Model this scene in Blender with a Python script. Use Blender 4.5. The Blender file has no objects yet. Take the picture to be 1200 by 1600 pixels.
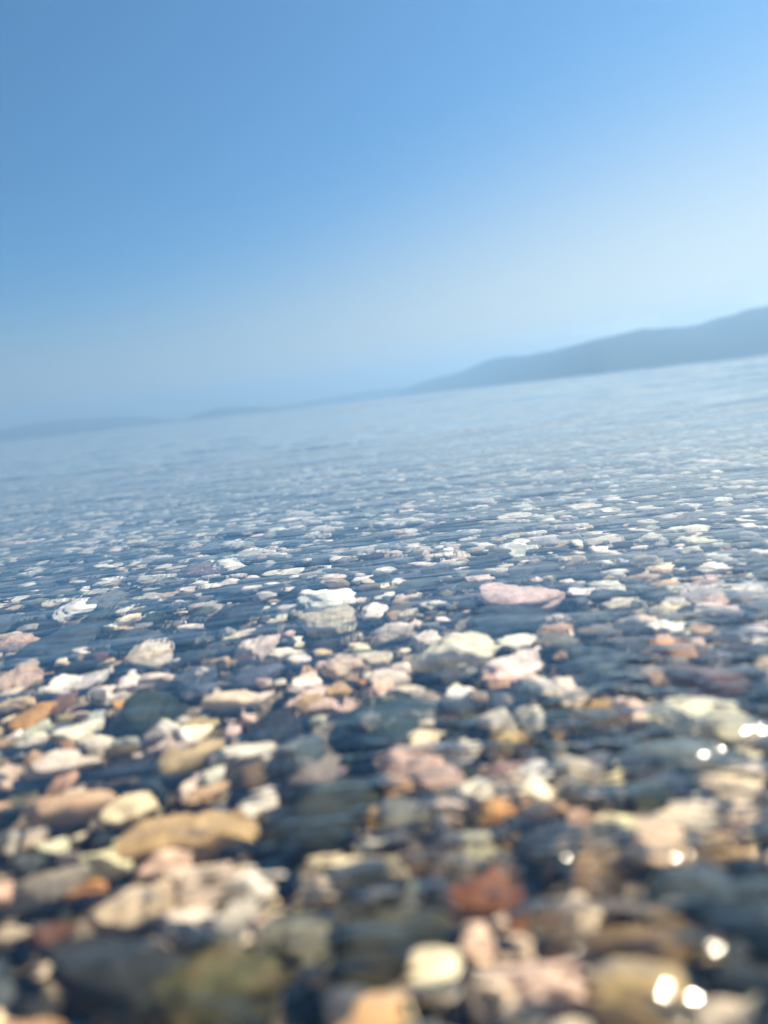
import bpy, bmesh, math, random
import numpy as np
from mathutils import Matrix, Vector

R = math.radians
S = bpy.context.scene
COL = S.collection
rng = np.random.default_rng(11)
random.seed(5)

# ------------------------------------------------------------------ camera
CAM_H = 0.072                 # metres above the still water
PITCH, ROLL = 8.3, 6.5        # degrees: nose down, rolled clockwise
FPX = 1209.0                  # focal length in pixels of the 1200 x 1600 photograph
IOR = 1.333
p, t = R(PITCH), R(ROLL)
fwd = Vector((0, math.cos(p), -math.sin(p)))
r0 = Vector((1, 0, 0)); u0 = r0.cross(fwd)
right = r0 * math.cos(t) - u0 * math.sin(t)
up = r0 * math.sin(t) + u0 * math.cos(t)
cam = bpy.data.cameras.new('camera')
camo = bpy.data.objects.new('camera', cam)
COL.objects.link(camo)
m = Matrix((right, up, -fwd)).transposed().to_4x4()
m.translation = Vector((0, 0, CAM_H))
camo.matrix_world = m
cam.sensor_fit = 'VERTICAL'
cam.sensor_height = 24.0
cam.lens = 24.0 * FPX / 1600.0
cam.clip_start = 0.004
cam.clip_end = 80000
cam.dof.use_dof = True
cam.dof.focus_distance = 0.385
cam.dof.aperture_fstop = cam.lens / 3.4      # a 3.4 mm pupil
cam.dof.aperture_blades = 0
S.camera = camo

# ------------------------------------------------------------------ sky and sun
SUN_EL, SUN_AZ = 45.0, 51.0        # azimuth measured to the right of straight ahead
w = bpy.data.worlds.new('World'); S.world = w; w.use_nodes = True
nt = w.node_tree; nt.nodes.clear()
wo = nt.nodes.new('ShaderNodeOutputWorld'); bg = nt.nodes.new('ShaderNodeBackground')
sky = nt.nodes.new('ShaderNodeTexSky'); sky.sky_type = 'NISHITA'; sky.sun_disc = False
sky.sun_elevation = R(SUN_EL); sky.sun_rotation = R(SUN_AZ)
sky.air_density = 1.0; sky.dust_density = 0.6; sky.ozone_density = 2.5; sky.altitude = 0
SKY_TINT = (.195, .42, .56)
HZ_LEFT, HZ_RIGHT, HZ_MAX, HZ_TOP = (3.2, 2.75, 2.4), (6.0, 4.9, 2.9), .95, (.25, .50)
def wn(kind, **kw):
    n = nt.nodes.new(kind)
    for k, v in kw.items(): setattr(n, k, v)
    return n
tint = wn('ShaderNodeVectorMath', operation='MULTIPLY'); tint.inputs[1].default_value = SKY_TINT
nt.links.new(sky.outputs[0], tint.inputs[0])
tcw = wn('ShaderNodeTexCoord'); sepw = wn('ShaderNodeSeparateXYZ'); nt.links.new(tcw.outputs['Generated'], sepw.inputs[0])
side = wn('ShaderNodeMapRange', interpolation_type='SMOOTHSTEP'); nt.links.new(sepw.outputs['X'], side.inputs[0])
side.inputs['From Min'].default_value = -.45; side.inputs['From Max'].default_value = .55
hzc = wn('ShaderNodeMixRGB'); hzc.inputs['Color1'].default_value = (*HZ_LEFT, 1); hzc.inputs['Color2'].default_value = (*HZ_RIGHT, 1)
nt.links.new(side.outputs[0], hzc.inputs['Fac'])
lift = wn('ShaderNodeMapRange', interpolation_type='SMOOTHSTEP'); nt.links.new(sepw.outputs['Z'], lift.inputs[0])
lift.inputs['From Min'].default_value = -.03; htop = wn('ShaderNodeMapRange'); htop.inputs['To Min'].default_value = HZ_TOP[0]; htop.inputs['To Max'].default_value = HZ_TOP[1]
nt.links.new(side.outputs[0], htop.inputs[0]); nt.links.new(htop.outputs[0], lift.inputs['From Max'])
lift.inputs['To Min'].default_value = 1.0; lift.inputs['To Max'].default_value = 0
lm = wn('ShaderNodeMath', operation='MULTIPLY'); lm.inputs[1].default_value = HZ_MAX
lp = wn('ShaderNodeMath', operation='POWER'); lp.inputs[1].default_value = 1.9; nt.links.new(lift.outputs[0], lp.inputs[0]); nt.links.new(lp.outputs[0], lm.inputs[0])
mixw = wn('ShaderNodeMixRGB'); nt.links.new(lm.outputs[0], mixw.inputs['Fac'])
nt.links.new(tint.outputs[0], mixw.inputs['Color1']); nt.links.new(hzc.outputs[0], mixw.inputs['Color2'])
bg.inputs['Strength'].default_value = 0.05
# a few very thin clouds low over the mountain
clm = wn('ShaderNodeMapping'); clm.inputs['Scale'].default_value = (9, 9, 42); nt.links.new(tcw.outputs['Generated'], clm.inputs['Vector'])
cln = wn('ShaderNodeTexNoise'); cln.inputs['Scale'].default_value = 1.0; cln.inputs['Detail'].default_value = 6; nt.links.new(clm.outputs[0], cln.inputs['Vector'])
clr = wn('ShaderNodeMapRange', interpolation_type='SMOOTHSTEP'); clr.inputs['From Min'].default_value = .48; clr.inputs['From Max'].default_value = .72; nt.links.new(cln.outputs['Fac'], clr.inputs[0])
clz = wn('ShaderNodeMapRange', interpolation_type='SMOOTHSTEP'); clz.inputs['From Min'].default_value = .11; clz.inputs['From Max'].default_value = .05; nt.links.new(sepw.outputs['Z'], clz.inputs[0])
clq = wn('ShaderNodeMapRange', interpolation_type='SMOOTHSTEP'); clq.inputs['From Min'].default_value = .15; clq.inputs['From Max'].default_value = .32; nt.links.new(sepw.outputs['X'], clq.inputs[0])
clw = wn('ShaderNodeMath', operation='MULTIPLY'); nt.links.new(clr.outputs[0], clw.inputs[0]); nt.links.new(clq.outputs[0], clw.inputs[1])
clx = wn('ShaderNodeMath', operation='MULTIPLY'); nt.links.new(clw.outputs[0], clx.inputs[0]); nt.links.new(clz.outputs[0], clx.inputs[1])
cls = wn('ShaderNodeMath', operation='MULTIPLY'); cls.inputs[1].default_value = .35; nt.links.new(clx.outputs[0], cls.inputs[0])
clc = wn('ShaderNodeMixRGB'); clc.inputs['Color2'].default_value = (8.5, 8.2, 8.2, 1); nt.links.new(cls.outputs[0], clc.inputs['Fac']); nt.links.new(mixw.outputs[0], clc.inputs['Color1'])
mixw = clc
nt.links.new(mixw.outputs[0], bg.inputs['Color']); nt.links.new(bg.outputs[0], wo.inputs['Surface'])

sl = bpy.data.lights.new('sun', 'SUN'); sl.energy = 5.0; sl.angle = R(0.55); sl.color = (1.0, 0.86, 0.65)
sun = bpy.data.objects.new('sun', sl); COL.objects.link(sun)
sd = Vector((math.sin(R(SUN_AZ)) * math.cos(R(SUN_EL)), math.cos(R(SUN_AZ)) * math.cos(R(SUN_EL)), math.sin(R(SUN_EL))))
sun.rotation_euler = sd.to_track_quat('Z', 'Y').to_euler()
sl.cycles.is_caustics_light = True

S.view_settings.view_transform = 'Standard'; S.view_settings.look = 'None'
S.view_settings.gamma = 1.0; S.view_settings.use_curve_mapping = False
S.view_settings.exposure = 1.9
S.render.engine = 'CYCLES'
cy = S.cycles
cy.max_bounces = 8; cy.diffuse_bounces = 2; cy.glossy_bounces = 3; cy.transmission_bounces = 6
cy.caustics_reflective = True; cy.caustics_refractive = True
cy.sample_clamp_indirect = 20.0; cy.sample_clamp_direct = 0
cy.use_denoising = True

# ------------------------------------------------------------------ helpers
def tag(o, label=None, cat=None, group=None, kind=None):
    for k, v in (('label', label), ('category', cat), ('group', group), ('kind', kind)):
        if v: o[k] = v
    return o

def mesh_np(name, co, faces, mat, smooth=True, attrs=None):
    """co (n,3), faces (m,k) -> linked object"""
    me = bpy.data.meshes.new(name)
    n, k = len(faces), faces.shape[1]
    me.vertices.add(len(co)); me.vertices.foreach_set('co', np.ascontiguousarray(co, dtype=np.float32).ravel())
    me.loops.add(n * k); me.loops.foreach_set('vertex_index', np.ascontiguousarray(faces, dtype=np.int32).ravel())
    me.polygons.add(n)
    me.polygons.foreach_set('loop_start', np.arange(0, n * k, k, dtype=np.int32))
    me.polygons.foreach_set('loop_total', np.full(n, k, dtype=np.int32))
    me.update(calc_edges=True)
    me.polygons.foreach_set('use_smooth', np.full(n, smooth))
    for an, (tp, arr) in (attrs or {}).items():
        a = me.attributes.new(an, tp, 'POINT')
        a.data.foreach_set('color' if 'COLOR' in tp else 'vector', np.ascontiguousarray(arr, dtype=np.float32).ravel())
    me.materials.append(mat)
    o = bpy.data.objects.new(name, me); COL.objects.link(o)
    return o

def mat(name):
    mt = bpy.data.materials.new(name); mt.use_nodes = True
    mt.node_tree.nodes.clear()
    return mt, mt.node_tree.nodes, mt.node_tree.links

def pix_ray(px, py):
    d = fwd + right * ((px - 600) / FPX) - up * ((py - 800) / FPX)
    return d.normalized()

def pix_ground(px, py, zb):
    """photo pixel -> point on the bed at height zb, through a flat water surface at z=0"""
    d = pix_ray(px, py)
    s = CAM_H / -d.z
    q = Vector((0, 0, CAM_H)) + d * s
    hz = Vector((d.x, d.y, 0)); sn = hz.length / IOR
    hz.normalize()
    cs = math.sqrt(1 - sn * sn)
    return q + (hz * sn + Vector((0, 0, -cs))) * (-zb / cs)

def ground_pix(x, y, zb):
    """inverse of pix_ground (a few bisection steps on the crossing point)"""
    rr = math.hypot(x, y); lo, hi = 0.0, rr
    for _ in range(40):
        q = (lo + hi) / 2
        s1 = q / math.hypot(q, CAM_H); s2 = (rr - q) / math.hypot(rr - q, zb)
        if s1 > IOR * s2: hi = q
        else: lo = q
    q = (lo + hi) / 2
    v = Vector((x / rr * q, y / rr * q, -CAM_H))
    f = v.dot(fwd)
    if f <= 1e-5: return None
    return 600 + FPX * v.dot(right) / f, 800 - FPX * v.dot(up) / f

def z_bed(x, y):
    """height of the pebble layer's top"""
    y = np.maximum(y, -0.3)
    z = -0.0185 - 0.045 * np.clip(y - 0.08, 0, 60) - .05 * np.clip(y - .35, 0, 60)
    z = z - 0.010 * np.clip(-x - 0.05, 0, 2)
    z = z + 0.0036 * np.sin(x * 31 + 1.3) * np.sin(y * 27 + .4) + 0.0035 * np.sin(x * 9 + y * 5)
    return z

# ------------------------------------------------------------------ materials
def pebble_material():
    mt, N, L = mat('wet_stone')
    out = N.new('ShaderNodeOutputMaterial'); b = N.new('ShaderNodeBsdfPrincipled'); L.new(b.outputs[0], out.inputs[0])
    a = N.new('ShaderNodeAttribute'); a.attribute_name = 'tint'
    s = N.new('ShaderNodeAttribute'); s.attribute_name = 'stone'
    tr = N.new('ShaderNodeAttribute'); tr.attribute_name = 'trait'
    sep = N.new('ShaderNodeSeparateXYZ'); L.new(tr.outputs['Vector'], sep.inputs[0])
    n1 = N.new('ShaderNodeTexNoise'); n1.inputs['Scale'].default_value = 1.7; n1.inputs['Detail'].default_value = 5; n1.inputs['Roughness'].default_value = .62
    L.new(s.outputs['Vector'], n1.inputs['Vector'])
    r1 = N.new('ShaderNodeMapRange'); r1.inputs['From Min'].default_value = .3; r1.inputs['From Max'].default_value = .7
    r1.inputs['To Min'].default_value = .58; r1.inputs['To Max'].default_value = 1.38
    L.new(n1.outputs['Fac'], r1.inputs[0])
    v1 = N.new('ShaderNodeVectorMath'); v1.operation = 'SCALE'; L.new(a.outputs['Color'], v1.inputs[0]); L.new(r1.outputs[0], v1.inputs['Scale'])
    # iron staining
    n2 = N.new('ShaderNodeTexNoise'); n2.inputs['Scale'].default_value = 1.1; n2.inputs['Detail'].default_value = 4
    off = N.new('ShaderNodeVectorMath'); off.operation = 'ADD'; off.inputs[1].default_value = (7.3, 2.1, 5.5)
    L.new(s.outputs['Vector'], off.inputs[0]); L.new(off.outputs[0], n2.inputs['Vector'])
    r2 = N.new('ShaderNodeMapRange'); r2.inputs['From Min'].default_value = .5; r2.inputs['From Max'].default_value = .68
    L.new(n2.outputs['Fac'], r2.inputs[0])
    m2 = N.new('ShaderNodeMath'); m2.operation = 'MULTIPLY'; L.new(r2.outputs[0], m2.inputs[0]); L.new(sep.outputs['Y'], m2.inputs[1])
    mx = N.new('ShaderNodeMixRGB'); mx.inputs['Color2'].default_value = (.40, .23, .10, 1)
    L.new(m2.outputs[0], mx.inputs['Fac']); L.new(v1.outputs[0], mx.inputs['Color1'])
    # pale veins
    wv = N.new('ShaderNodeTexNoise'); wv.inputs['Scale'].default_value = .8; wv.inputs['Detail'].default_value = 3; wv.inputs['Roughness'].default_value = .4
    L.new(s.outputs['Vector'], wv.inputs['Vector'])
    wd = N.new('ShaderNodeMath'); wd.operation = 'SUBTRACT'; wd.inputs[1].default_value = .5; L.new(wv.outputs['Fac'], wd.inputs[0])
    wa = N.new('ShaderNodeMath'); wa.operation = 'ABSOLUTE'; L.new(wd.outputs[0], wa.inputs[0])
    r3 = N.new('ShaderNodeMapRange'); r3.inputs['From Min'].default_value = .016; r3.inputs['From Max'].default_value = .004
    L.new(wa.outputs[0], r3.inputs[0])
    m3 = N.new('ShaderNodeMath'); m3.operation = 'MULTIPLY'; L.new(r3.outputs[0], m3.inputs[0]); L.new(sep.outputs['X'], m3.inputs[1])
    mx2 = N.new('ShaderNodeMixRGB'); mx2.inputs['Color2'].default_value = (.62, .58, .52, 1)
    L.new(m3.outputs[0], mx2.inputs['Fac']); L.new(mx.outputs[0], mx2.inputs['Color1'])
    # speckle
    n4 = N.new('ShaderNodeTexNoise'); n4.inputs['Scale'].default_value = 14; n4.inputs['Detail'].default_value = 3
    L.new(s.outputs['Vector'], n4.inputs['Vector'])
    r4 = N.new('ShaderNodeMapRange'); r4.inputs['From Min'].default_value = .35; r4.inputs['From Max'].default_value = .65
    r4.inputs['To Min'].default_value = .8; r4.inputs['To Max'].default_value = 1.15
    L.new(n4.outputs['Fac'], r4.inputs[0])
    v2 = N.new('ShaderNodeVectorMath'); v2.operation = 'SCALE'; L.new(mx2.outputs[0], v2.inputs[0]); L.new(r4.outputs[0], v2.inputs['Scale'])
    L.new(v2.outputs[0], b.inputs['Base Color'])
    b.inputs['Roughness'].default_value = .55; b.inputs['IOR'].default_value = 1.2
    bp = N.new('ShaderNodeBump'); bp.inputs['Strength'].default_value = .35; bp.inputs['Distance'].default_value = .0006
    L.new(n1.outputs['Fac'], bp.inputs['Height']); L.new(bp.outputs[0], b.inputs['Normal'])
    return mt

def bed_material():
    mt, N, L = mat('gravel_bed')
    out = N.new('ShaderNodeOutputMaterial'); b = N.new('ShaderNodeBsdfPrincipled'); L.new(b.outputs[0], out.inputs[0])
    tc = N.new('ShaderNodeTexCoord')
    vo = N.new('ShaderNodeTexVoronoi'); vo.inputs['Scale'].default_value = 52; vo.inputs['Randomness'].default_value = 1
    L.new(tc.outputs['Object'], vo.inputs['Vector'])
    sp = N.new('ShaderNodeSeparateColor'); L.new(vo.outputs['Color'], sp.inputs[0])
    cr = N.new('ShaderNodeValToRGB'); e = cr.color_ramp; e.interpolation = 'CONSTANT'
    e.elements[0].position = 0; e.elements[0].color = (.06, .09, .12, 1)
    e.elements[1].position = .45; e.elements[1].color = (.11, .15, .19, 1)
    for ps, c in ((.62, (.18, .22, .26, 1)), (.78, (.36, .40, .42, 1)), (.9, (.20, .22, .23, 1))):
        x = e.elements.new(ps); x.color = c
    L.new(sp.outputs[0], cr.inputs[0])
    v2 = N.new('ShaderNodeTexVoronoi'); v2.inputs['Scale'].default_value = 420; L.new(tc.outputs['Object'], v2.inputs['Vector'])
    s2 = N.new('ShaderNodeSeparateColor'); L.new(v2.outputs['Color'], s2.inputs[0])
    c2 = N.new('ShaderNodeValToRGB'); e2 = c2.color_ramp
    e2.elements[0].color = (.03, .032, .03, 1); e2.elements[1].color = (.30, .25, .19, 1)
    L.new(s2.outputs[0], c2.inputs[0])
    sy = N.new('ShaderNodeSeparateXYZ'); L.new(tc.outputs['Object'], sy.inputs[0])
    ry = N.new('ShaderNodeMapRange'); ry.inputs['From Min'].default_value = 1.3; ry.inputs['From Max'].default_value = 1.7; L.new(sy.outputs['Y'], ry.inputs[0])
    mb = N.new('ShaderNodeMixRGB'); L.new(ry.outputs[0], mb.inputs['Fac']); L.new(c2.outputs[0], mb.inputs['Color1']); L.new(cr.outputs[0], mb.inputs['Color2'])
    L.new(mb.outputs[0], b.inputs['Base Color'])
    b.inputs['Roughness'].default_value = .7; b.inputs['IOR'].default_value = 1.2
    bp = N.new('ShaderNodeBump'); bp.inputs['Strength'].default_value = .8; bp.inputs['Distance'].default_value = .006; bp.invert = True
    L.new(vo.outputs['Distance'], bp.inputs['Height']); L.new(bp.outputs[0], b.inputs['Normal'])
    return mt

BUMP_A, BUMP_B, BUMP_C, BUMP_D = .0007, .0003, .0036, .0016
def water_material():
    mt, N, L = mat('clear_water')
    out = N.new('ShaderNodeOutputMaterial'); g = N.new('ShaderNodeBsdfGlass')
    gl = N.new('ShaderNodeBsdfGlossy'); gl.inputs['Roughness'].default_value = .08; gl.inputs['Color'].default_value = (1, 1, 1, 1)
    ms = N.new('ShaderNodeMixShader'); lw = N.new('ShaderNodeLayerWeight'); lw.inputs['Blend'].default_value = .5
    pw = N.new('ShaderNodeMath'); pw.operation = 'POWER'; pw.inputs[1].default_value = 5; L.new(lw.outputs['Facing'], pw.inputs[0])
    pm_ = N.new('ShaderNodeMath'); pm_.operation = 'MULTIPLY_ADD'; pm_.inputs[1].default_value = .50; pm_.inputs[2].default_value = .020; L.new(pw.outputs[0], pm_.inputs[0])
    L.new(pm_.outputs[0], ms.inputs[0])          # a little sheen that carries the glints of the sun
    L.new(g.outputs[0], ms.inputs[1]); L.new(gl.outputs[0], ms.inputs[2]); L.new(ms.outputs[0], out.inputs[0])
    g.inputs['IOR'].default_value = IOR; g.inputs['Roughness'].default_value = 0.0
    g.inputs['Color'].default_value = (1, 1, 1, 1)
    # capillary ripples finer than the mesh
    tc = N.new('ShaderNodeTexCoord'); at = N.new('ShaderNodeAttribute'); at.attribute_name = 'chop'
    sc = N.new('ShaderNodeSeparateXYZ'); L.new(at.outputs['Vector'], sc.inputs[0])
    def layer(rot, sx, sy, dist, detail, prev, mask=None):
        mp = N.new('ShaderNodeMapping'); mp.inputs['Rotation'].default_value = (0, 0, R(rot)); mp.inputs['Scale'].default_value = (sx, sy, 1)
        L.new(tc.outputs['Object'], mp.inputs['Vector'])
        n = N.new('ShaderNodeTexNoise'); n.noise_dimensions = '2D'; n.inputs['Scale'].default_value = 1; n.inputs['Detail'].default_value = detail; n.inputs['Roughness'].default_value = .45
        n.inputs['Distortion'].default_value = .3
        L.new(mp.outputs[0], n.inputs['Vector'])
        b = N.new('ShaderNodeBump'); b.inputs['Distance'].default_value = dist; L.new(n.outputs['Fac'], b.inputs['Height'])
        if mask is None: b.inputs['Strength'].default_value = 1
        else: L.new(mask, b.inputs['Strength'])
        if prev: L.new(prev.outputs[0], b.inputs['Normal'])
        return b
    a = layer(4, 26, 75, BUMP_A, 1.5, None, sc.outputs['Y'])
    a = layer(-14, 45, 130, BUMP_B, 1, a, sc.outputs['Y'])
    a = layer(38, 70, 110, BUMP_C, 2, a, sc.outputs['X'])
    a = layer(75, 120, 190, BUMP_D, 1, a, sc.outputs['X'])
    for q in (g, gl, lw): L.new(a.outputs[0], q.inputs['Normal'])
    return mt

def hill_material(name, c1, c2):
    mt, N, L = mat(name)
    out = N.new('ShaderNodeOutputMaterial'); b = N.new('ShaderNodeBsdfPrincipled'); L.new(b.outputs[0], out.inputs[0])
    tc = N.new('ShaderNodeTexCoord'); n = N.new('ShaderNodeTexNoise'); n.inputs['Scale'].default_value = .004; n.inputs['Detail'].default_value = 7
    L.new(tc.outputs['Object'], n.inputs['Vector'])
    mx = N.new('ShaderNodeMixRGB'); mx.inputs['Color1'].default_value = c1; mx.inputs['Color2'].default_value = c2
    L.new(n.outputs['Fac'], mx.inputs['Fac']); L.new(mx.outputs[0], b.inputs['Base Color'])
    b.inputs['Roughness'].default_value = .95; b.inputs['IOR'].default_value = 1.05
    return mt

# ------------------------------------------------------------------ the sea
def fan_rows(ds, ratio, ymax, back):
    ys = [0.0]
    while ys[-1] < ymax: ys.append(ys[-1] + max(ds, ys[-1] * ratio))
    neg = [0.0]
    while neg[-1] > -back: neg.append(neg[-1] - max(ds, -neg[-1] * .02) * (1 if neg[-1] > -.05 else 4))
    return np.array(neg[::-1][:-1] + ys)

def wave_height(X, Y, sp):
    """sum of travelling ripples; SP is the local mesh spacing, which limits what can be carried"""
    g = np.random.default_rng(77)
    Z = np.zeros_like(X)
    rr = np.hypot(X, Y)
    # A, B: ends of the small front of broken ripples that runs in from the right
    A = np.array(pix_ground(430, 1240, -.002))[:2]; B = np.array(pix_ground(1100, 915, -.002))[:2]
    n = np.array([-(B - A)[1], (B - A)[0]]); n /= np.linalg.norm(n)
    dist = (X - A[0]) * n[0] + (Y - A[1]) * n[1] + .012 * np.sin(X * 40) 
    front = 1 / (1 + np.exp(np.clip(dist / .016, -40, 40)))            # 1 on the near, right side
    front = front / (1 + np.exp(np.clip(-(X + .04) / .02, -40, 40)))
    calm = 1 - .35 * front
    def add(lmin, lmax, n, slope, spread, mask, mean=90.0):
        nonlocal Z
        for _ in range(n):
            lam = math.exp(g.uniform(math.log(lmin), math.log(lmax)))
            a = R(mean + g.normal(0, spread)); k = 2 * math.pi / lam
            amp = slope / k * g.uniform(.5, 1.3) / math.sqrt(n)
            ph = g.uniform(0, 6.283)
            keep = np.clip(lam / (sp * 3.0) - 1, 0, 1)
            arg = k * (X * math.cos(a) + Y * math.sin(a)) + ph
            # slow drift of amplitude, so ripples come in patches
            k2 = k / g.uniform(5, 9); a2 = g.uniform(0, 6.283)
            env = .65 + .35 * np.sin(k2 * (X * math.cos(a2) + Y * math.sin(a2)) + g.uniform(0, 6.283))
            Z = Z + amp * env * np.sin(arg + .6 * np.sin(arg * .37 + ph)) * keep * mask
    add(.035, .09, 10, .045, 24, calm, 96)
    add(.018, .034, 10, .009, 34, calm, 96)
    add(.02, .04, 10, .010, 40, front, 60)
    far = np.clip((rr - .3) / 1.5, 0, 1)
    add(.10, .30, 12, .070, 22, far, 94)
    far2 = np.clip((rr - 2) / 6, 0, 1)
    add(.4, 1.6, 14, .08, 24, far2, 92)
    far3 = np.clip((rr - 20) / 60, 0, 1)
    add(2.5, 9, 12, .075, 26, far3, 90)
    wave_height.chop = np.stack([front * np.exp(-(rr / .30) ** 2), np.clip(1 - .3 * front, 0, 1) * (.12 + .88 * np.exp(-(rr / .75) ** 2)), 0 * X], -1).reshape(-1, 3)
    return Z

def fan(name, mt, rows, ncol, hw0, hwk, zf):
    u = np.linspace(-1, 1, ncol)
    hw = hw0 + hwk * np.maximum(rows, 0)
    X = hw[:, None] * u[None, :]; Y = np.repeat(rows[:, None], ncol, 1)
    sp = np.maximum(np.gradient(rows)[:, None] * np.ones(ncol)[None, :] * .5, (hw * 2 / ncol)[:, None] * np.ones(ncol)[None, :])
    Z = zf(X, Y, sp)
    co = np.stack([X, Y, Z], -1).reshape(-1, 3)
    i = np.arange(len(rows) - 1)[:, None] * ncol + np.arange(ncol - 1)[None, :]
    f = np.stack([i, i + 1, i + ncol + 1, i + ncol], -1).reshape(-1, 4)
    return mesh_np(name, co, f, mt, attrs={'chop': ('FLOAT_VECTOR', zf.chop)} if hasattr(zf, 'chop') else None)

sea = fan('sea', water_material(), fan_rows(.0030, .008, 32000, 3.0), 620, .42, 1.15, wave_height)
tag(sea, kind='structure', label='clear rippled sea water lying over the pebbles')
sea.cycles.is_caustics_caster = True

def floor_z(X, Y, sp):
    rr = np.hypot(X, Y)
    return np.where(rr < 4, z_bed(X, Y), np.minimum(z_bed(X, Y), -.15) - .02 * (rr - 4) ** .9 * (rr > 4)).clip(-12, 0) - .009
floor = fan('seabed', bed_material(), fan_rows(.01, .05, 33000, 3.2), 160, .8, 1.25, floor_z)
tag(floor, kind='structure', label='gravelly seabed under the pebbles')
floor.cycles.is_caustics_receiver = True

# ------------------------------------------------------------------ hills
def ridge(name, label, mt, prof, dist, depth, seed, foot=-12, recede=None):
    """PROF: list of (azimuth deg, crest height as an angle in deg); a real massif with DEPTH behind its shoreline"""
    g = np.random.default_rng(seed)
    az = np.linspace(prof[0][0], prof[-1][0], 420)
    el = np.interp(az, [q[0] for q in prof], [q[1] for q in prof])
    nr = 60
    v = np.linspace(0, 1, nr)
    A, V = np.meshgrid(np.radians(az), v, indexing='ij')
    near = np.full(len(az), float(dist))
    if recede: near += recede[1] * np.clip(1 - (az - az[0]) / recede[0], 0, 1) ** 1.3
    D = near[:, None] + V * depth
    crest = np.tan(np.radians(el))[:, None] * (near[:, None] + .42 * depth)
    shape = np.sin(np.clip(V / .42, 0, 1) * math.pi / 2) ** 1.1 * np.where(V > .42, np.cos((V - .42) / .58 * math.pi / 2) ** .8, 1)
    H = crest * shape
    nz = np.zeros_like(H)
    for k in range(30):
        f = 2 ** g.uniform(2.2, 6.0); a = g.uniform(0, 6.28)
        nz += np.sin(f * (A * 6 * math.cos(a) + V * 1.2 * math.sin(a)) + g.uniform(0, 6.28)) / f
    H = H * (1 + .16 * nz) + crest * .03 * nz
    H = np.where(V <= .001, foot, H)
    H[:, -1] = foot; H[0] = foot; H[-1] = foot
    X = np.sin(A) * D; Y = np.cos(A) * D
    co = np.stack([X, Y, H], -1).reshape(-1, 3)
    i = np.arange(len(az) - 1)[:, None] * nr + np.arange(nr - 1)[None, :]
    f = np.stack([i, i + nr, i + nr + 1, i + 1], -1).reshape(-1, 4)
    o = mesh_np(name, co, f, mt)
    return tag(o, label, kind='structure')

def crest_px(pts):
    out = []
    for x, y in pts:
        d = pix_ray(x, y)
        out.append((math.degrees(math.atan2(d.x, d.y)), math.degrees(math.asin(d.z))))
    return out
hm = hill_material('hill_scrub', (.012, .022, .022, 1), (.028, .034, .026, 1))
pr = crest_px([(618, 613), (640, 604), (680, 592), (720, 583), (755, 568), (800, 557), (850, 550), (900, 543), (950, 532), (1000, 523), (1050, 515), (1090, 507), (1130, 492), (1165, 482), (1200, 476)])
pr += [(31, 3.9), (36, 4.4), (42, 4.0), (48, 2.8), (55, 1.2), (60, .1)]
ridge('mountain', 'long blue mountain ridge across the water on the right', hm, pr, 7800, 4000, 3, recede=(15.0, 8500))
pl = crest_px([(-60, 694), (0, 672), (60, 661), (120, 653), (200, 652), (250, 655), (290, 657), (310, 655)])
pl = [(-45, .1), (-38, 1.2)] + pl[1:]
ridge('far_hill', 'faint low hill on the horizon at the far left', hm, pl, 19000, 3500, 8)
pm = crest_px([(270, 661), (300, 650), (340, 638), (380, 636), (420, 637), (470, 637), (510, 640)])
ridge('headland', 'pale rounded headland on the horizon left of centre', hm, pm, 16500, 2500, 9)
pc = crest_px([(400, 645), (450, 633), (520, 620), (570, 612), (620, 606), (680, 602), (760, 592)])
ridge('distant_ridge', 'barely visible distant ridge joining the headland and the mountain', hm, pc, 20000, 3000, 10)

# ------------------------------------------------------------------ pebbles
def ico(sub):
    bm = bmesh.new(); bmesh.ops.create_icosphere(bm, subdivisions=sub, radius=1)
    bm.verts.ensure_lookup_table()
    v = np.array([q.co[:] for q in bm.verts]); v /= np.linalg.norm(v, axis=1)[:, None]
    f = np.array([[q.index for q in x.verts] for x in bm.faces]); bm.free()
    return v, f
ICO = {k: ico(k) for k in (2, 3, 4, 5)}

def stone_shape(dirs, seed, angular):
    g = np.random.default_rng(seed)
    m_ = 16
    P = g.normal(size=(m_, 3)); P /= np.linalg.norm(P, axis=1)[:, None]
    d = g.uniform(.62, 1.02, m_)
    k = 5 + angular * 16
    q = np.clip(dirs @ P.T / d, 0, None) ** k
    r = (q.sum(1) + .25 ** k) ** (-1 / k)
    r = np.minimum(r, 1.25)
    for _ in range(4):
        a = g.normal(size=3) * 2.2
        r = r * (1 + .045 * np.sin(dirs @ a + g.uniform(0, 6.28)))
    for _ in range(6):
        a = g.normal(size=3) * 6
        r = r * (1 + .020 * np.sin(dirs @ a + g.uniform(0, 6.28)))
    v = dirs * r[:, None]
    return v / np.abs(v).max(0)

PAL = {   # name: (rgb, vein, stain)
    'charcoal':  ((.018, .023, .029), .35, .05),
    'slate blue': ((.036, .053, .078), .45, .03),
    'dark green': ((.028, .042, .034), .15, .15),
    'slate grey': ((.080, .100, .130), .45, .05),
    'grey':      ((.20, .20, .195), .3, .1),
    'pale grey': ((.48, .46, .42), .1, .2),
    'white':     ((.74, .70, .64), .0, .15),
    'cream':     ((.68, .60, .49), .0, .2),
    'tan':       ((.44, .32, .20), .1, .5),
    'ochre':     ((.46, .27, .10), .0, .6),
    'pink':      ((.52, .41, .35), .1, .15),
    'blush':     ((.72, .60, .53), .0, .1),
    'rust':      ((.19, .09, .06), .1, .2),
    'maroon':    ((.12, .055, .055), .3, .1),
    'brown':     ((.13, .10, .07), .2, .2),
    'olive':     ((.085, .09, .05), .1, .2),
}
WT = dict(zip(PAL, (11, 16, 8, 12, 6, 11, 19, 19, 10, 1.6, 2, 3, .5, .5, 2, 1)))
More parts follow.
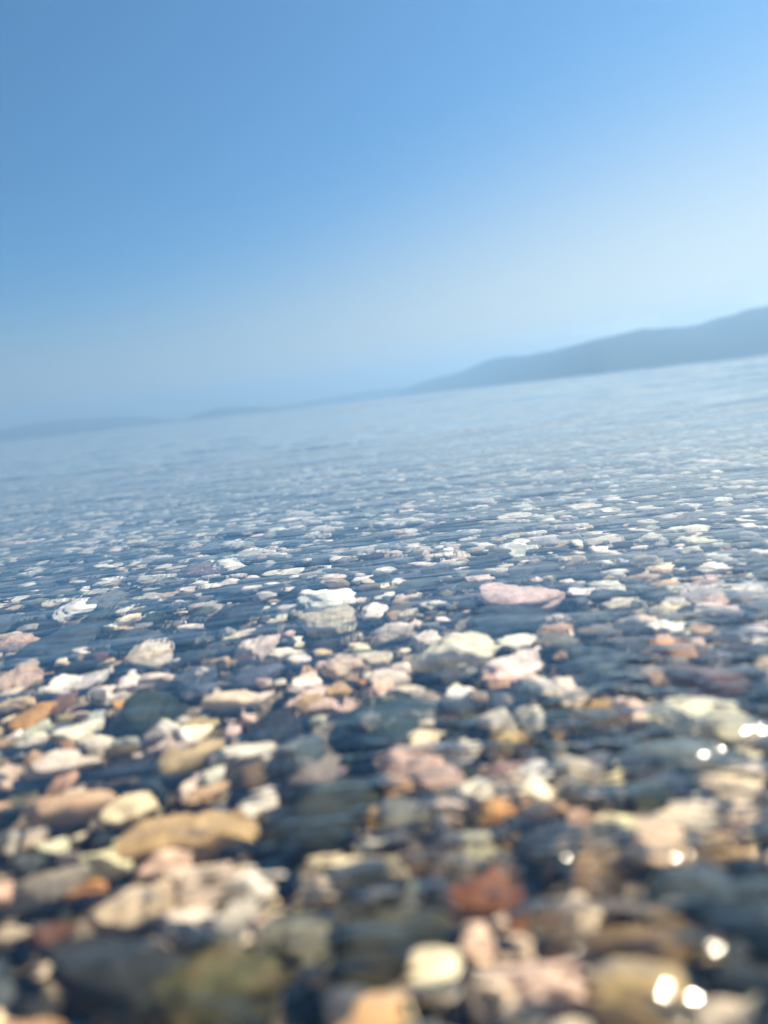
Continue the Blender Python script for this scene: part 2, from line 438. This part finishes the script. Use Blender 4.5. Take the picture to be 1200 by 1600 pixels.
names = list(PAL); wts = np.array([WT[n] for n in names]); wts = wts / wts.sum()

CELL = .001
GX0, GX1, GY0, GY1 = -1.7, 1.7, -.10, 1.75
NX, NY = int((GX1 - GX0) / CELL), int((GY1 - GY0) / CELL)
occ = np.zeros((NY, NX), np.int32)        # id + 1 of the stone on top
top = np.full((NY, NX), -9.0, np.float32)
stones = []

def footprint(x, y, a, b, yaw):
    r = max(a, b)
    i0, i1 = int((x - r - GX0) / CELL), int((x + r - GX0) / CELL) + 1
    j0, j1 = int((y - r - GY0) / CELL), int((y + r - GY0) / CELL) + 1
    if i0 < 0 or j0 < 0 or i1 >= NX or j1 >= NY: return None
    xs = GX0 + (np.arange(i0, i1) + .5) * CELL - x; ys = GY0 + (np.arange(j0, j1) + .5) * CELL - y
    c, s = math.cos(yaw), math.sin(yaw)
    U = (xs[None, :] * c + ys[:, None] * s) / a; V = (-xs[None, :] * s + ys[:, None] * c) / b
    q = U * U + V * V
    return (slice(j0, j1), slice(i0, i1)), q

def put(x, y, a, b, c, yaw, thr, lift, col, ang, tilt=None, hero=None, force=False):
    fp = footprint(x, y, a, b, yaw)
    if fp is None: return False
    sl_, q = fp; ins = q < .85
    n = ins.sum()
    if n == 0: return False
    o = occ[sl_]
    if not force and thr < 1 and (o[ins] > 0).sum() > thr * n: return False
    if not force and thr >= 1 and ((o[ins] > 0) & (o[ins] <= len(HERO))).sum() > .1 * n: return False
    z = float(z_bed(np.float64(x), np.float64(y))) + lift - c
    z = min(z, -.0045 - c * 1.05) 
    h = z + c * np.sqrt(np.clip(1 - q, 0, 1))
    t_ = top[sl_]; better = (q < 1) & (h > t_)
    t_[better] = h[better]; o[better] = len(stones) + 1
    stones.append(dict(x=x, y=y, z=z, a=a, b=b, c=c, yaw=yaw, col=col, ang=ang, hero=hero,
                       tilt=tilt if tilt is not None else (rng.normal(0, .24), rng.normal(0, .24))))
    return True

# (px, py, width px, depth ratio b/a, thickness ratio c/a, yaw deg, colour, angular, label)
HERO = [
 (512, 940, 84, .75, .75, 10, 'white', .7, 'bright white three cornered pebble, the palest stone in mid water'),
 (812, 936, 118, .42, .28, 5, 'pink', .2, 'long flat salmon pink pebble right of centre'),
 (712, 1026, 120, .5, .40, 8, 'blush', .5, 'large pale pinkish angular stone just right of centre'),
 (648, 1212, 122, .55, .50, -25, 'blush', .2, 'smooth pinkish cream oval stone at the centre of the foreground'),
 (228, 1022, 72, .7, .5, 20, 'cream', .7, 'cream blocky stone left of centre with a notched right side'),
 (100, 1196, 100, .65, .5, 15, 'white', .7, 'big chalky white angular stone near the left edge'),
 (378, 1192, 100, .6, .45, 20, 'blush', .6, 'cream and pink wedge shaped stone in the left foreground'),
 (225, 1112, 108, .55, .42, 0, 'dark green', .1, 'smooth dark greenish grey oval stone in the left part'),
 (95, 1102, 46, .7, .5, 0, 'rust', .1, 'small orange brown rounded pebble near the left edge'),
 (52, 1122, 56, .7, .5, 10, 'ochre', .6, 'knobbly ochre stained pebble beside the orange brown one'),
 (30, 1060, 62, .6, .45, 15, 'pink', .2, 'rosy beige flat pebble touching the left edge'),
 (485, 1290, 170, .8, .6, 0, 'dark green', .5, 'large blackish green mossy rock in the foreground'),
 (580, 1286, 30, .8, .8, 70, 'ochre', .4, 'tiny glowing orange pebble on the right side of the mossy rock'),
 (95, 1268, 130, .5, .4, 12, 'tan', .5, 'sandy tan slab shaped stone in the lower left'),
 (290, 1310, 180, .45, .4, 25, 'tan', .6, 'long orange tan slab leaning diagonally in the lower left'),
 (330, 1380, 130, .7, .55, 20, 'blush', .7, 'large pink and white lumpy stone in the lower left'),
 (220, 1425, 95, .8, .6, 0, 'cream', .6, 'beige blocky stone left of the lumpy pink and white one'),
 (365, 1450, 80, .7, .6, 40, 'pale grey', .6, 'pale grey white edged stone below the lumpy pink and white one'),
 (75, 1395, 90, .7, .6, 20, 'grey', .5, 'grey stone with a cream rim in the lower left corner area'),
 (140, 1400, 50, .8, .7, 0, 'ochre', .4, 'deep orange brown pebble beside the grey cream rimmed stone'),
 (8, 1410, 60, .8, .6, 0, 'pink', .3, 'pale pink stone cut off by the left edge low down'),
 (78, 1475, 66, .8, .7, 60, 'maroon', .5, 'dusky pinkish purple stone in the lower left corner'),
 (545, 1375, 140, .55, .5, 0, 'blush', .6, 'blurred whitish pink angular stone below the mossy rock'),
 (780, 1412, 130, .6, .5, 0, 'rust', .6, 'rust red broken brick coloured stone low in the picture'),
 (750, 1340, 48, .8, .7, 0, 'cream', .5, 'small pale yellow pebble above the rust red stone'),
 (778, 1280, 56, .7, .6, 20, 'ochre', .4, 'small orange tan pebble left of the pale square block'),
 (905, 1215, 78, .85, .6, 80, 'pale grey', .8, 'pale greenish grey square block right of centre'),
 (985, 1195, 62, .7, .6, 30, 'slate blue', .3, 'dark blue rounded stone right of the pale square block'),
 (1010, 1245, 66, .7, .5, 10, 'dark green', .1, 'small teal green oval stone in the right foreground'),
 (1068, 1290, 100, .75, .5, 10, 'pale grey', .3, 'beige grey smooth stone in the right foreground'),
 (1125, 1345, 62, .55, .5, 10, 'tan', .4, 'orange beige flat pebble near the right edge'),
 (950, 1500, 190, .6, .45, 10, 'brown', .3, 'very large blurred brown stone at the bottom right'),
 (850, 1560, 120, .6, .5, -30, 'cream', .4, 'blurred cream stone at the bottom left of the big brown one'),
 (1100, 1128, 130, .5, .4, 6, 'blush', .3, 'long pinkish beige stone on the right side'),
 (1065, 1185, 130, .45, .4, -14, 'slate grey', .1, 'long purplish grey stone on the right side'),
 (1150, 1230, 90, .7, .5, 0, 'cream', .4, 'creamy stone near the right edge beside the long purplish grey one'),
 (625, 1287, 76, .8, .6, 40, 'grey', .2, 'rounded mid grey stone right of the tiny orange pebble'),
 (700, 1308, 72, .8, .6, 0, 'slate grey', .3, 'lilac grey rounded stone left of the small pale yellow pebble'),
 (1120, 1072, 100, .6, .5, 0, 'maroon', .2, 'dark wine coloured rounded stone near the right edge'),
 (935, 1045, 96, .6, .5, 0, 'slate blue', .2, 'dark slate blue rounded stone right of the pale pinkish angular one'),
 (790, 1165, 64, .7, .6, 10, 'tan', .5, 'orange tan pebble in the middle right foreground'),
 (655, 1158, 60, .8, .6, 10, 'cream', .6, 'small cream nugget behind the pinkish cream oval stone'),
 (835, 1210, 46, .7, .6, 70, 'white', .6, 'white upright pebble left of the pale square block'),
 (520, 972, 100, .45, .3, 4, 'pale grey', .4, 'flat greyish beige stone just below the white three cornered one'),
 (172, 935, 62, .6, .25, 5, 'grey', .1, 'flat grey oval pebble with a dark spot at the left'),
 (116, 952, 58, .6, .3, 5, 'white', .2, 'flat white pebble left of the grey oval with a dark spot'),
 (365, 962, 80, .5, .4, 0, 'charcoal', .2, 'dark charcoal pebble left of the white three cornered one'),
 (358, 885, 50, .5, .35, 0, 'white', .4, 'small white flake shaped pebble in the far left middle'),
 (312, 890, 52, .4, .25, 0, 'maroon', .2, 'thin reddish brown pebble beside the small white flake'),
 (790, 968, 130, .42, .35, 3, 'slate blue', .1, 'long dark blue slate stone below the salmon pink pebble'),
 (100, 1000, 90, .5, .4, 5, 'slate blue', .2, 'wide dark blue grey stone on the left behind the rosy beige one'),
 (590, 1085, 46, .7, .6, 0, 'pink', .3, 'small rosy pink pebble in the centre of the picture'),
 (535, 1045, 60, .55, .5, 5, 'pink', .3, 'dull rose oval pebble left of the pale pinkish angular stone'),
 (400, 1015, 60, .7, .6, 0, 'pale grey', .4, 'pale bluish grey lump left of centre'),
 (600, 1140, 160, .6, .35, 12, 'slate blue', .2, 'broad dark slate stone behind the pinkish cream oval one'),
 (420, 1140, 90, .6, .4, 0, 'charcoal', .2, 'charcoal rounded stone in the left middle foreground'),
 (600, 1480, 170, .7, .5, 10, 'dark green', .3, 'big blurred dark teal stone at the bottom centre'),
 (330, 1570, 250, .5, .35, 5, 'olive', .2, 'huge blurred olive brown stone along the bottom edge'),
 (1130, 1420, 170, .6, .4, -10, 'slate blue', .2, 'large dark blue stone near the bottom right edge'),
 (180, 1210, 90, .5, .4, 10, 'charcoal', .2, 'charcoal flat stone right of the big chalky white one'),
 (200, 1530, 190, .6, .4, -15, 'charcoal', .3, 'large blurred blackish stone in the bottom left corner'),
 (470, 1480, 110, .6, .5, 0, 'grey', .5, 'blurred grey knobbly stone left of the dark teal one'),
 (920, 1380, 110, .7, .5, 30, 'brown', .5, 'rough speckled brown stone right of the rust red one'),
 (850, 1330, 80, .7, .5, 0, 'charcoal', .3, 'black rounded pebble right of the small pale yellow one'),
 (255, 1365, 70, .8, .7, 30, 'blush', .8, 'pale rosy chunk leaning on the left of the lumpy stone'),
 (165, 1345, 80, .7, .6, 10, 'cream', .7, 'cream angular chunk above the deep orange brown pebble'),
 (300, 1450, 80, .8, .7, 50, 'white', .7, 'white crusty chunk between the beige block and white edged stone'),
 (395, 1395, 56, .9, .8, 0, 'white', .8, 'bright white knob on the right end of the lumpy stone'),
 (505, 1395, 66, .8, .6, 20, 'cream', .6, 'cream lump at the left end of the blurred whitish pink stone'),
 (895, 1440, 90, .7, .7, -20, 'cream', .6, 'cream rim stone above the very large brown one'),
 (1010, 1575, 130, .6, .6, 10, 'tan', .5, 'blurred tan stone at the bottom right of the big brown one'),
 (745, 1490, 80, .8, .7, 60, 'blush', .7, 'pale rosy upright stone at the bottom below the rust red one'),
 (780, 1570, 90, .8, .6, -40, 'white', .6, 'whitish stone touching the bottom edge right of centre'),
 (1000, 1120, 70, .7, .6, 10, 'cream', .6, 'cream stone at the left end of the long pinkish beige one'),
 (960, 1300, 66, .8, .6, 30, 'cream', .6, 'cream lump left of the beige grey smooth stone'),
 (735, 1250, 60, .8, .7, 10, 'white', .8, 'white jagged lump right of the pinkish cream oval stone'),
]
for (px, py, wpx, br, cr_, yaw, col, ang, lab) in HERO:
    q = pix_ground(px, py, -.014); 
    for _ in range(6): q = pix_ground(px, py, float(z_bed(np.float64(q.x), np.float64(q.y))) - .001)
    dist = Vector((q.x, q.y, CAM_H - q.z)).length
    a = wpx / FPX * dist * .5 * (1.18 if py > 1150 else 1.15)
    yw = R(yaw)
    if py < 1150: br = min(max(br / math.sin(math.atan2(CAM_H, math.hypot(q.x, q.y))) * .75, .65), 1.75)   # seen end-on at a grazing angle
    put(q.x, q.y, a, a * max(br, .55), ch := min(a * cr_ * (2.0 if py < 1100 else 1.4), .014), yw, 1, .001 + .85 * ch, col, ang, hero=lab, force=True,
        tilt=(rng.normal(0, .08), rng.normal(0, .08)))

def in_view(x, y, k=.80, c=.16): return abs(x) < k * max(y, 0) + c
def scatter(n, amin, amax, thr, lift, ymax, cols=None, ymin=-.06):
    k = 0
    for _ in range(n):
        y = ymin + (ymax - ymin) * math.sqrt(rng.random()) if rng.random() < .6 else rng.uniform(ymin, ymax)
        x = rng.uniform(-1, 1) * (.8 * max(y, 0) + .16)
        a = math.exp(rng.uniform(math.log(amin), math.log(amax)))
        if y < .2 and thr < .3: a *= .8
        col = cols[rng.integers(len(cols))] if cols else names[rng.choice(len(names), p=wts)]
        if thr < 1:                                            # sorted patches: some paler, some darker
            pt = math.sin(x * 21 + 2 * math.sin(y * 17)) * math.sin(y * 19 + 1.7 * math.sin(x * 13 + 1)) + .5 * math.sin(x * 47 + y * 31)
            lum = sum(PAL[col][0]) / 3
            if (pt > .35 and lum < .12 and rng.random() < .6): col = ['cream', 'white', 'tan', 'pale grey'][rng.integers(4)]
            if (pt < -.35 and lum > .25 and rng.random() < .6): col = ['charcoal', 'slate blue', 'slate grey', 'dark green'][rng.integers(4)]
        b = a * rng.uniform(.6, 1.0); c = a * rng.uniform(.42, .85)
        if put(x, y, a, b, min(c, .0105), rng.uniform(-1.4, 1.4), thr, lift + rng.uniform(-.002, .001) + min(c, .0105) * (.55 if thr < .3 else .8 if thr >= 1 else .3), col, rng.choice([.15, .4, .7, .95])): k += 1
    return k
DARK = ['charcoal', 'slate blue', 'slate blue', 'dark green', 'slate grey', 'slate grey', 'charcoal', 'dark green', 'cream', 'pale grey']
k1 = scatter(2600, .011, .021, .10, .0015, 1.6, DARK)
k2 = scatter(22000, .0068, .0135, .14, .001, 1.6)
k3 = scatter(26000, .0038, .008, .38, -.0005, 1.5)
k4 = scatter(24000, .0020, .0042, .55, -.002, .75)
k5 = scatter(9000, .006, .011, .60, -.004, 1.0, DARK)
k6 = scatter(5600, .0035, .0085, 1, .0035, .9, ['cream', 'white', 'tan', 'pale grey', 'grey', 'slate grey', 'cream', 'white', 'tan', 'brown', 'charcoal'])
print('stones', len(stones), k1, k2, k3, k4, k5)

# which stones show largest: walk photo rays over the height map
def visible_counts():
    cnt = np.zeros(len(stones) + 1, np.int64)
    for py in range(640, 1600, 5):
        xs = np.arange(2, 1200, 5)
        d = np.array([pix_ray(float(x), float(py))[:] for x in xs])
        ok = d[:, 2] < -.02
        if not ok.any(): continue
        d = d[ok]
        s = CAM_H / -d[:, 2]
        P = d * s[:, None]; hz = d[:, :2]; l = np.linalg.norm(hz, axis=1); sn = l / IOR; cs = np.sqrt(1 - sn ** 2)
        D = np.concatenate([hz / l[:, None] * sn[:, None], -cs[:, None]], 1)
        P[:, 2] = 0
        hit = np.zeros(len(P), np.int64); live = np.ones(len(P), bool)
        for st in range(260):
            Q = P + D * (st * .0007)
            i = ((Q[:, 0] - GX0) / CELL).astype(int); j = ((Q[:, 1] - GY0) / CELL).astype(int)
            inb = (i >= 0) & (i < NX) & (j >= 0) & (j < NY) & live
            ii, jj = np.where(inb, i, 0), np.where(inb, j, 0)
            h = inb & (top[jj, ii] >= Q[:, 2])
            hit[h] = occ[jj, ii][h]; live &= ~h
            if not live.any(): break
        np.add.at(cnt, hit, 1)
    return cnt[1:]
cnt = visible_counts()
heroes = [i for i, s in enumerate(stones) if s['hero']]
order = [i for i in np.argsort(-cnt) if not stones[i]['hero'] and cnt[i] > 0]
single = heroes + order[:298 - len(heroes)]
single_set = set(single)

def build(s, i, sub):
    v, f = ICO[sub]
    q = stone_shape(v, i * 7 + 3, s['ang'])
    rgb, vein, stain = PAL[s['col']]
    g = np.random.default_rng(i + 1000)
    tint = np.clip(np.array(rgb) * g.uniform(.78, 1.25) * (1 + g.normal(0, .06, 3)), .01, .8)
    water_veil = .42 * min(max((s['y'] - .35) / .7, 0), 1)          # stones further out get deeper water's veil and light loss painted into their colour
    tint = tint * (1 - water_veil) + np.array((.19, .25, .30)) * water_veil
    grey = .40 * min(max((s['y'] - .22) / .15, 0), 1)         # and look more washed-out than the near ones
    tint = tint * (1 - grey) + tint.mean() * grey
    near = min(max((.24 - s['y']) / .12, 0), 1)               # the nearest stones are tinted warmer
    tint = tint * (1 - near * (1 - np.array((1.02, .95, .83))))
    trait = np.array([vein * g.uniform(0, 1.6) * (g.random() < .35), stain * g.uniform(0, 1.5) * (g.random() < .6), 0])
    off = g.uniform(-40, 40, 3)
    loc = q * np.array([s['a'], s['b'], s['c']])
    tx, ty = s['tilt']
    M = np.array(Matrix.Rotation(s['yaw'], 3, 'Z') @ Matrix.Rotation(tx, 3, 'X') @ Matrix.Rotation(ty, 3, 'Y'))
    n = len(v)
    size = np.array([1, s['b'] / s['a'], s['c'] / s['a']]) * (s['a'] / .009)
    return loc @ M.T, f, np.tile(np.append(tint, 1), (n, 1)), q * size + off, np.tile(trait, (n, 1))

PM = pebble_material()
objs = {}
for i in single:
    s = stones[i]
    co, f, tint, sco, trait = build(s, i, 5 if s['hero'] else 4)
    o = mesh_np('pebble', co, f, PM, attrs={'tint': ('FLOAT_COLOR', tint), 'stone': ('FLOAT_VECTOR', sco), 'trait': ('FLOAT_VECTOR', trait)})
    o.location = (s['x'], s['y'], s['z'])
    o.cycles.is_caustics_receiver = True
    objs[i] = o
# the rest of the bed: past counting, one mass
CO, FA, TI, SC, TR = [], [], [], [], []; base = 0
for i, s in enumerate(stones):
    if i in single_set: continue
    near = s['y'] < .55
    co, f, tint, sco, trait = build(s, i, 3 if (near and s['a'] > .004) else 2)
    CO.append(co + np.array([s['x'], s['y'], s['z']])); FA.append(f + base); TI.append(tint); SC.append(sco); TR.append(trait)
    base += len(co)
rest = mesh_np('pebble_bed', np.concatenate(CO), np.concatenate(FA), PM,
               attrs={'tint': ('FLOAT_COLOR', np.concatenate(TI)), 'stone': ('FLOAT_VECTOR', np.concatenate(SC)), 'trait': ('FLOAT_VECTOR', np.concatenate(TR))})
tag(rest, 'mass of small mixed pebbles covering the shallow sea floor', 'pebbles', kind='stuff')
rest.cycles.is_caustics_receiver = True
print('verts in bed', base)

# ------------------------------------------------------------------ labels
SHORT = ['the bright white three cornered pebble', 'the long salmon pink pebble', 'the large pale pinkish angular stone',
 'the pinkish cream oval stone', 'the notched cream blocky stone', 'the chalky white angular stone', 'the cream and pink wedge stone',
 'the dark greenish grey oval stone', 'the orange brown rounded pebble', 'the knobbly ochre pebble', 'the rosy beige pebble at left',
 'the blackish green mossy rock', 'the tiny glowing orange pebble', 'the sandy tan slab', 'the long orange tan slab',
 'the pink and white lumpy stone', 'the beige blocky stone', 'the white edged grey stone', 'the grey stone with cream rim',
 'the deep orange brown pebble', 'the pale pink edge stone', 'the dusky pinkish purple stone', 'the blurred whitish pink stone',
 'the rust red stone', 'the small pale yellow pebble', 'the small orange tan pebble', 'the pale greenish square block',
 'the dark blue rounded stone', 'the small teal oval stone', 'the beige grey smooth stone', 'the orange beige flat pebble',
 'the very large brown stone', 'the blurred cream stone', 'the long pinkish beige stone', 'the long purplish grey stone',
 'the creamy right edge stone', 'the rounded mid grey stone', 'the lilac grey stone', 'the dark wine coloured stone',
 'the dark slate blue stone', 'the orange tan foreground pebble', 'the small cream nugget', 'the white upright pebble',
 'the flat greyish beige stone', 'the dark spotted grey oval', 'the flat white left pebble', 'the dark charcoal pebble',
 'the small white flake', 'the thin reddish brown pebble', 'the long dark blue slate', 'the wide blue grey stone at left',
 'the small rosy pink pebble', 'the dull rose oval pebble', 'the pale bluish grey lump', 'the broad dark slate stone',
 'the charcoal middle stone', 'the big dark teal stone', 'the huge olive brown stone', 'the large dark blue corner stone',
 'the charcoal flat stone', 'the large blackish corner stone', 'the blurred grey knobbly stone', 'the speckled brown stone', 'the black rounded pebble', 'the pale rosy leaning chunk',
 'the cream angular chunk', 'the white crusty chunk', 'the bright white knob', 'the cream lump at centre', 'the cream rim stone', 'the blurred tan bottom stone',
 'the pale rosy upright stone', 'the whitish bottom edge stone', 'the cream stone at right', 'the cream lump at right', 'the white jagged lump']
assert len(SHORT) == len(HERO)
def pxy(s):
    q = ground_pix(s['x'], s['y'], -min(s['z'] + s['c'], -.002))
    return q if q else (600, 1500)
HP = [(n_, pxy(stones[i])) for n_, i in zip(SHORT, heroes)]
for i in heroes:
    tag(objs[i], stones[i]['hero'], 'pebble', 'pebbles on the shallow sea floor')
COLWORD = {'slate blue': 'dark slate blue', 'dark green': 'dark green', 'slate grey': 'slate grey', 'maroon': 'dark reddish', 'ochre': 'orange brown', 'blush': 'pale rosy', 'charcoal': 'charcoal'}
used = set()
for i in single:
    s = stones[i]
    if s['hero']: continue
    x, y = pxy(s); dist = math.hypot(s['x'], s['y']); wpx = 2 * s['a'] / max(dist, .08) * FPX
    size = 'tiny' if wpx < 32 else 'small' if wpx < 55 else 'medium' if wpx < 95 else 'large'
    shape = 'angular' if s['ang'] > .6 else 'blocky' if s['ang'] > .4 else 'flat' if s['c'] < .36 * s['a'] else 'oval' if s['b'] < .72 * s['a'] else 'rounded'
    base_l = f"{size} {COLWORD.get(s['col'], s['col'])} {shape} pebble"
    near_ = sorted(HP, key=lambda h: (h[1][0] - x) ** 2 + (2 * (h[1][1] - y)) ** 2)
    done = False
    for n_, (hx, hy) in near_[:10]:
        dx, dy = x - hx, y - hy
        hv = 'right' if dx > 0 else 'left'; vv = 'below' if dy > 0 else 'above'
        if abs(dx) > 2.2 * abs(dy): rel = f'directly {hv} of'
        elif abs(dy) > 1.6 * abs(dx): rel = f'directly {vv}'
        else: rel = f'{vv} and {hv} of'
        lab = f'{base_l} {rel} {n_}'
        if lab not in used and len(lab.split()) <= 16:
            used.add(lab); done = True; break
    tag(objs[i], lab, 'pebble', 'pebbles on the shallow sea floor')

# ------------------------------------------------------------------ haze over the whole place
def haze_box(density, colour):
    mt, N, L = mat('haze_air')
    out = N.new('ShaderNodeOutputMaterial'); v = N.new('ShaderNodeVolumePrincipled'); L.new(v.outputs[0], out.inputs['Volume'])
    v.inputs['Density'].default_value = density; v.inputs['Color'].default_value = colour; v.inputs['Anisotropy'].default_value = .35
    x, y0, y1, z0, z1 = 45000, -3000, 24500, -14, 760
    co = np.array([(sx * x, yy, zz) for zz in (z0, z1) for yy in (y0, y1) for sx in (-1, 1)], float)
    f = np.array([(0, 2, 3, 1), (4, 5, 7, 6), (0, 1, 5, 4), (2, 6, 7, 3), (0, 4, 6, 2), (1, 3, 7, 5)])
    o = mesh_np('haze', co, f, mt, smooth=False)
    tag(o, 'pale blue haze in the air over the sea', kind='stuff')
    o['category'] = 'haze'
HAZE = 1.15e-4
haze_box(HAZE, (.205, .39, .68, 1))
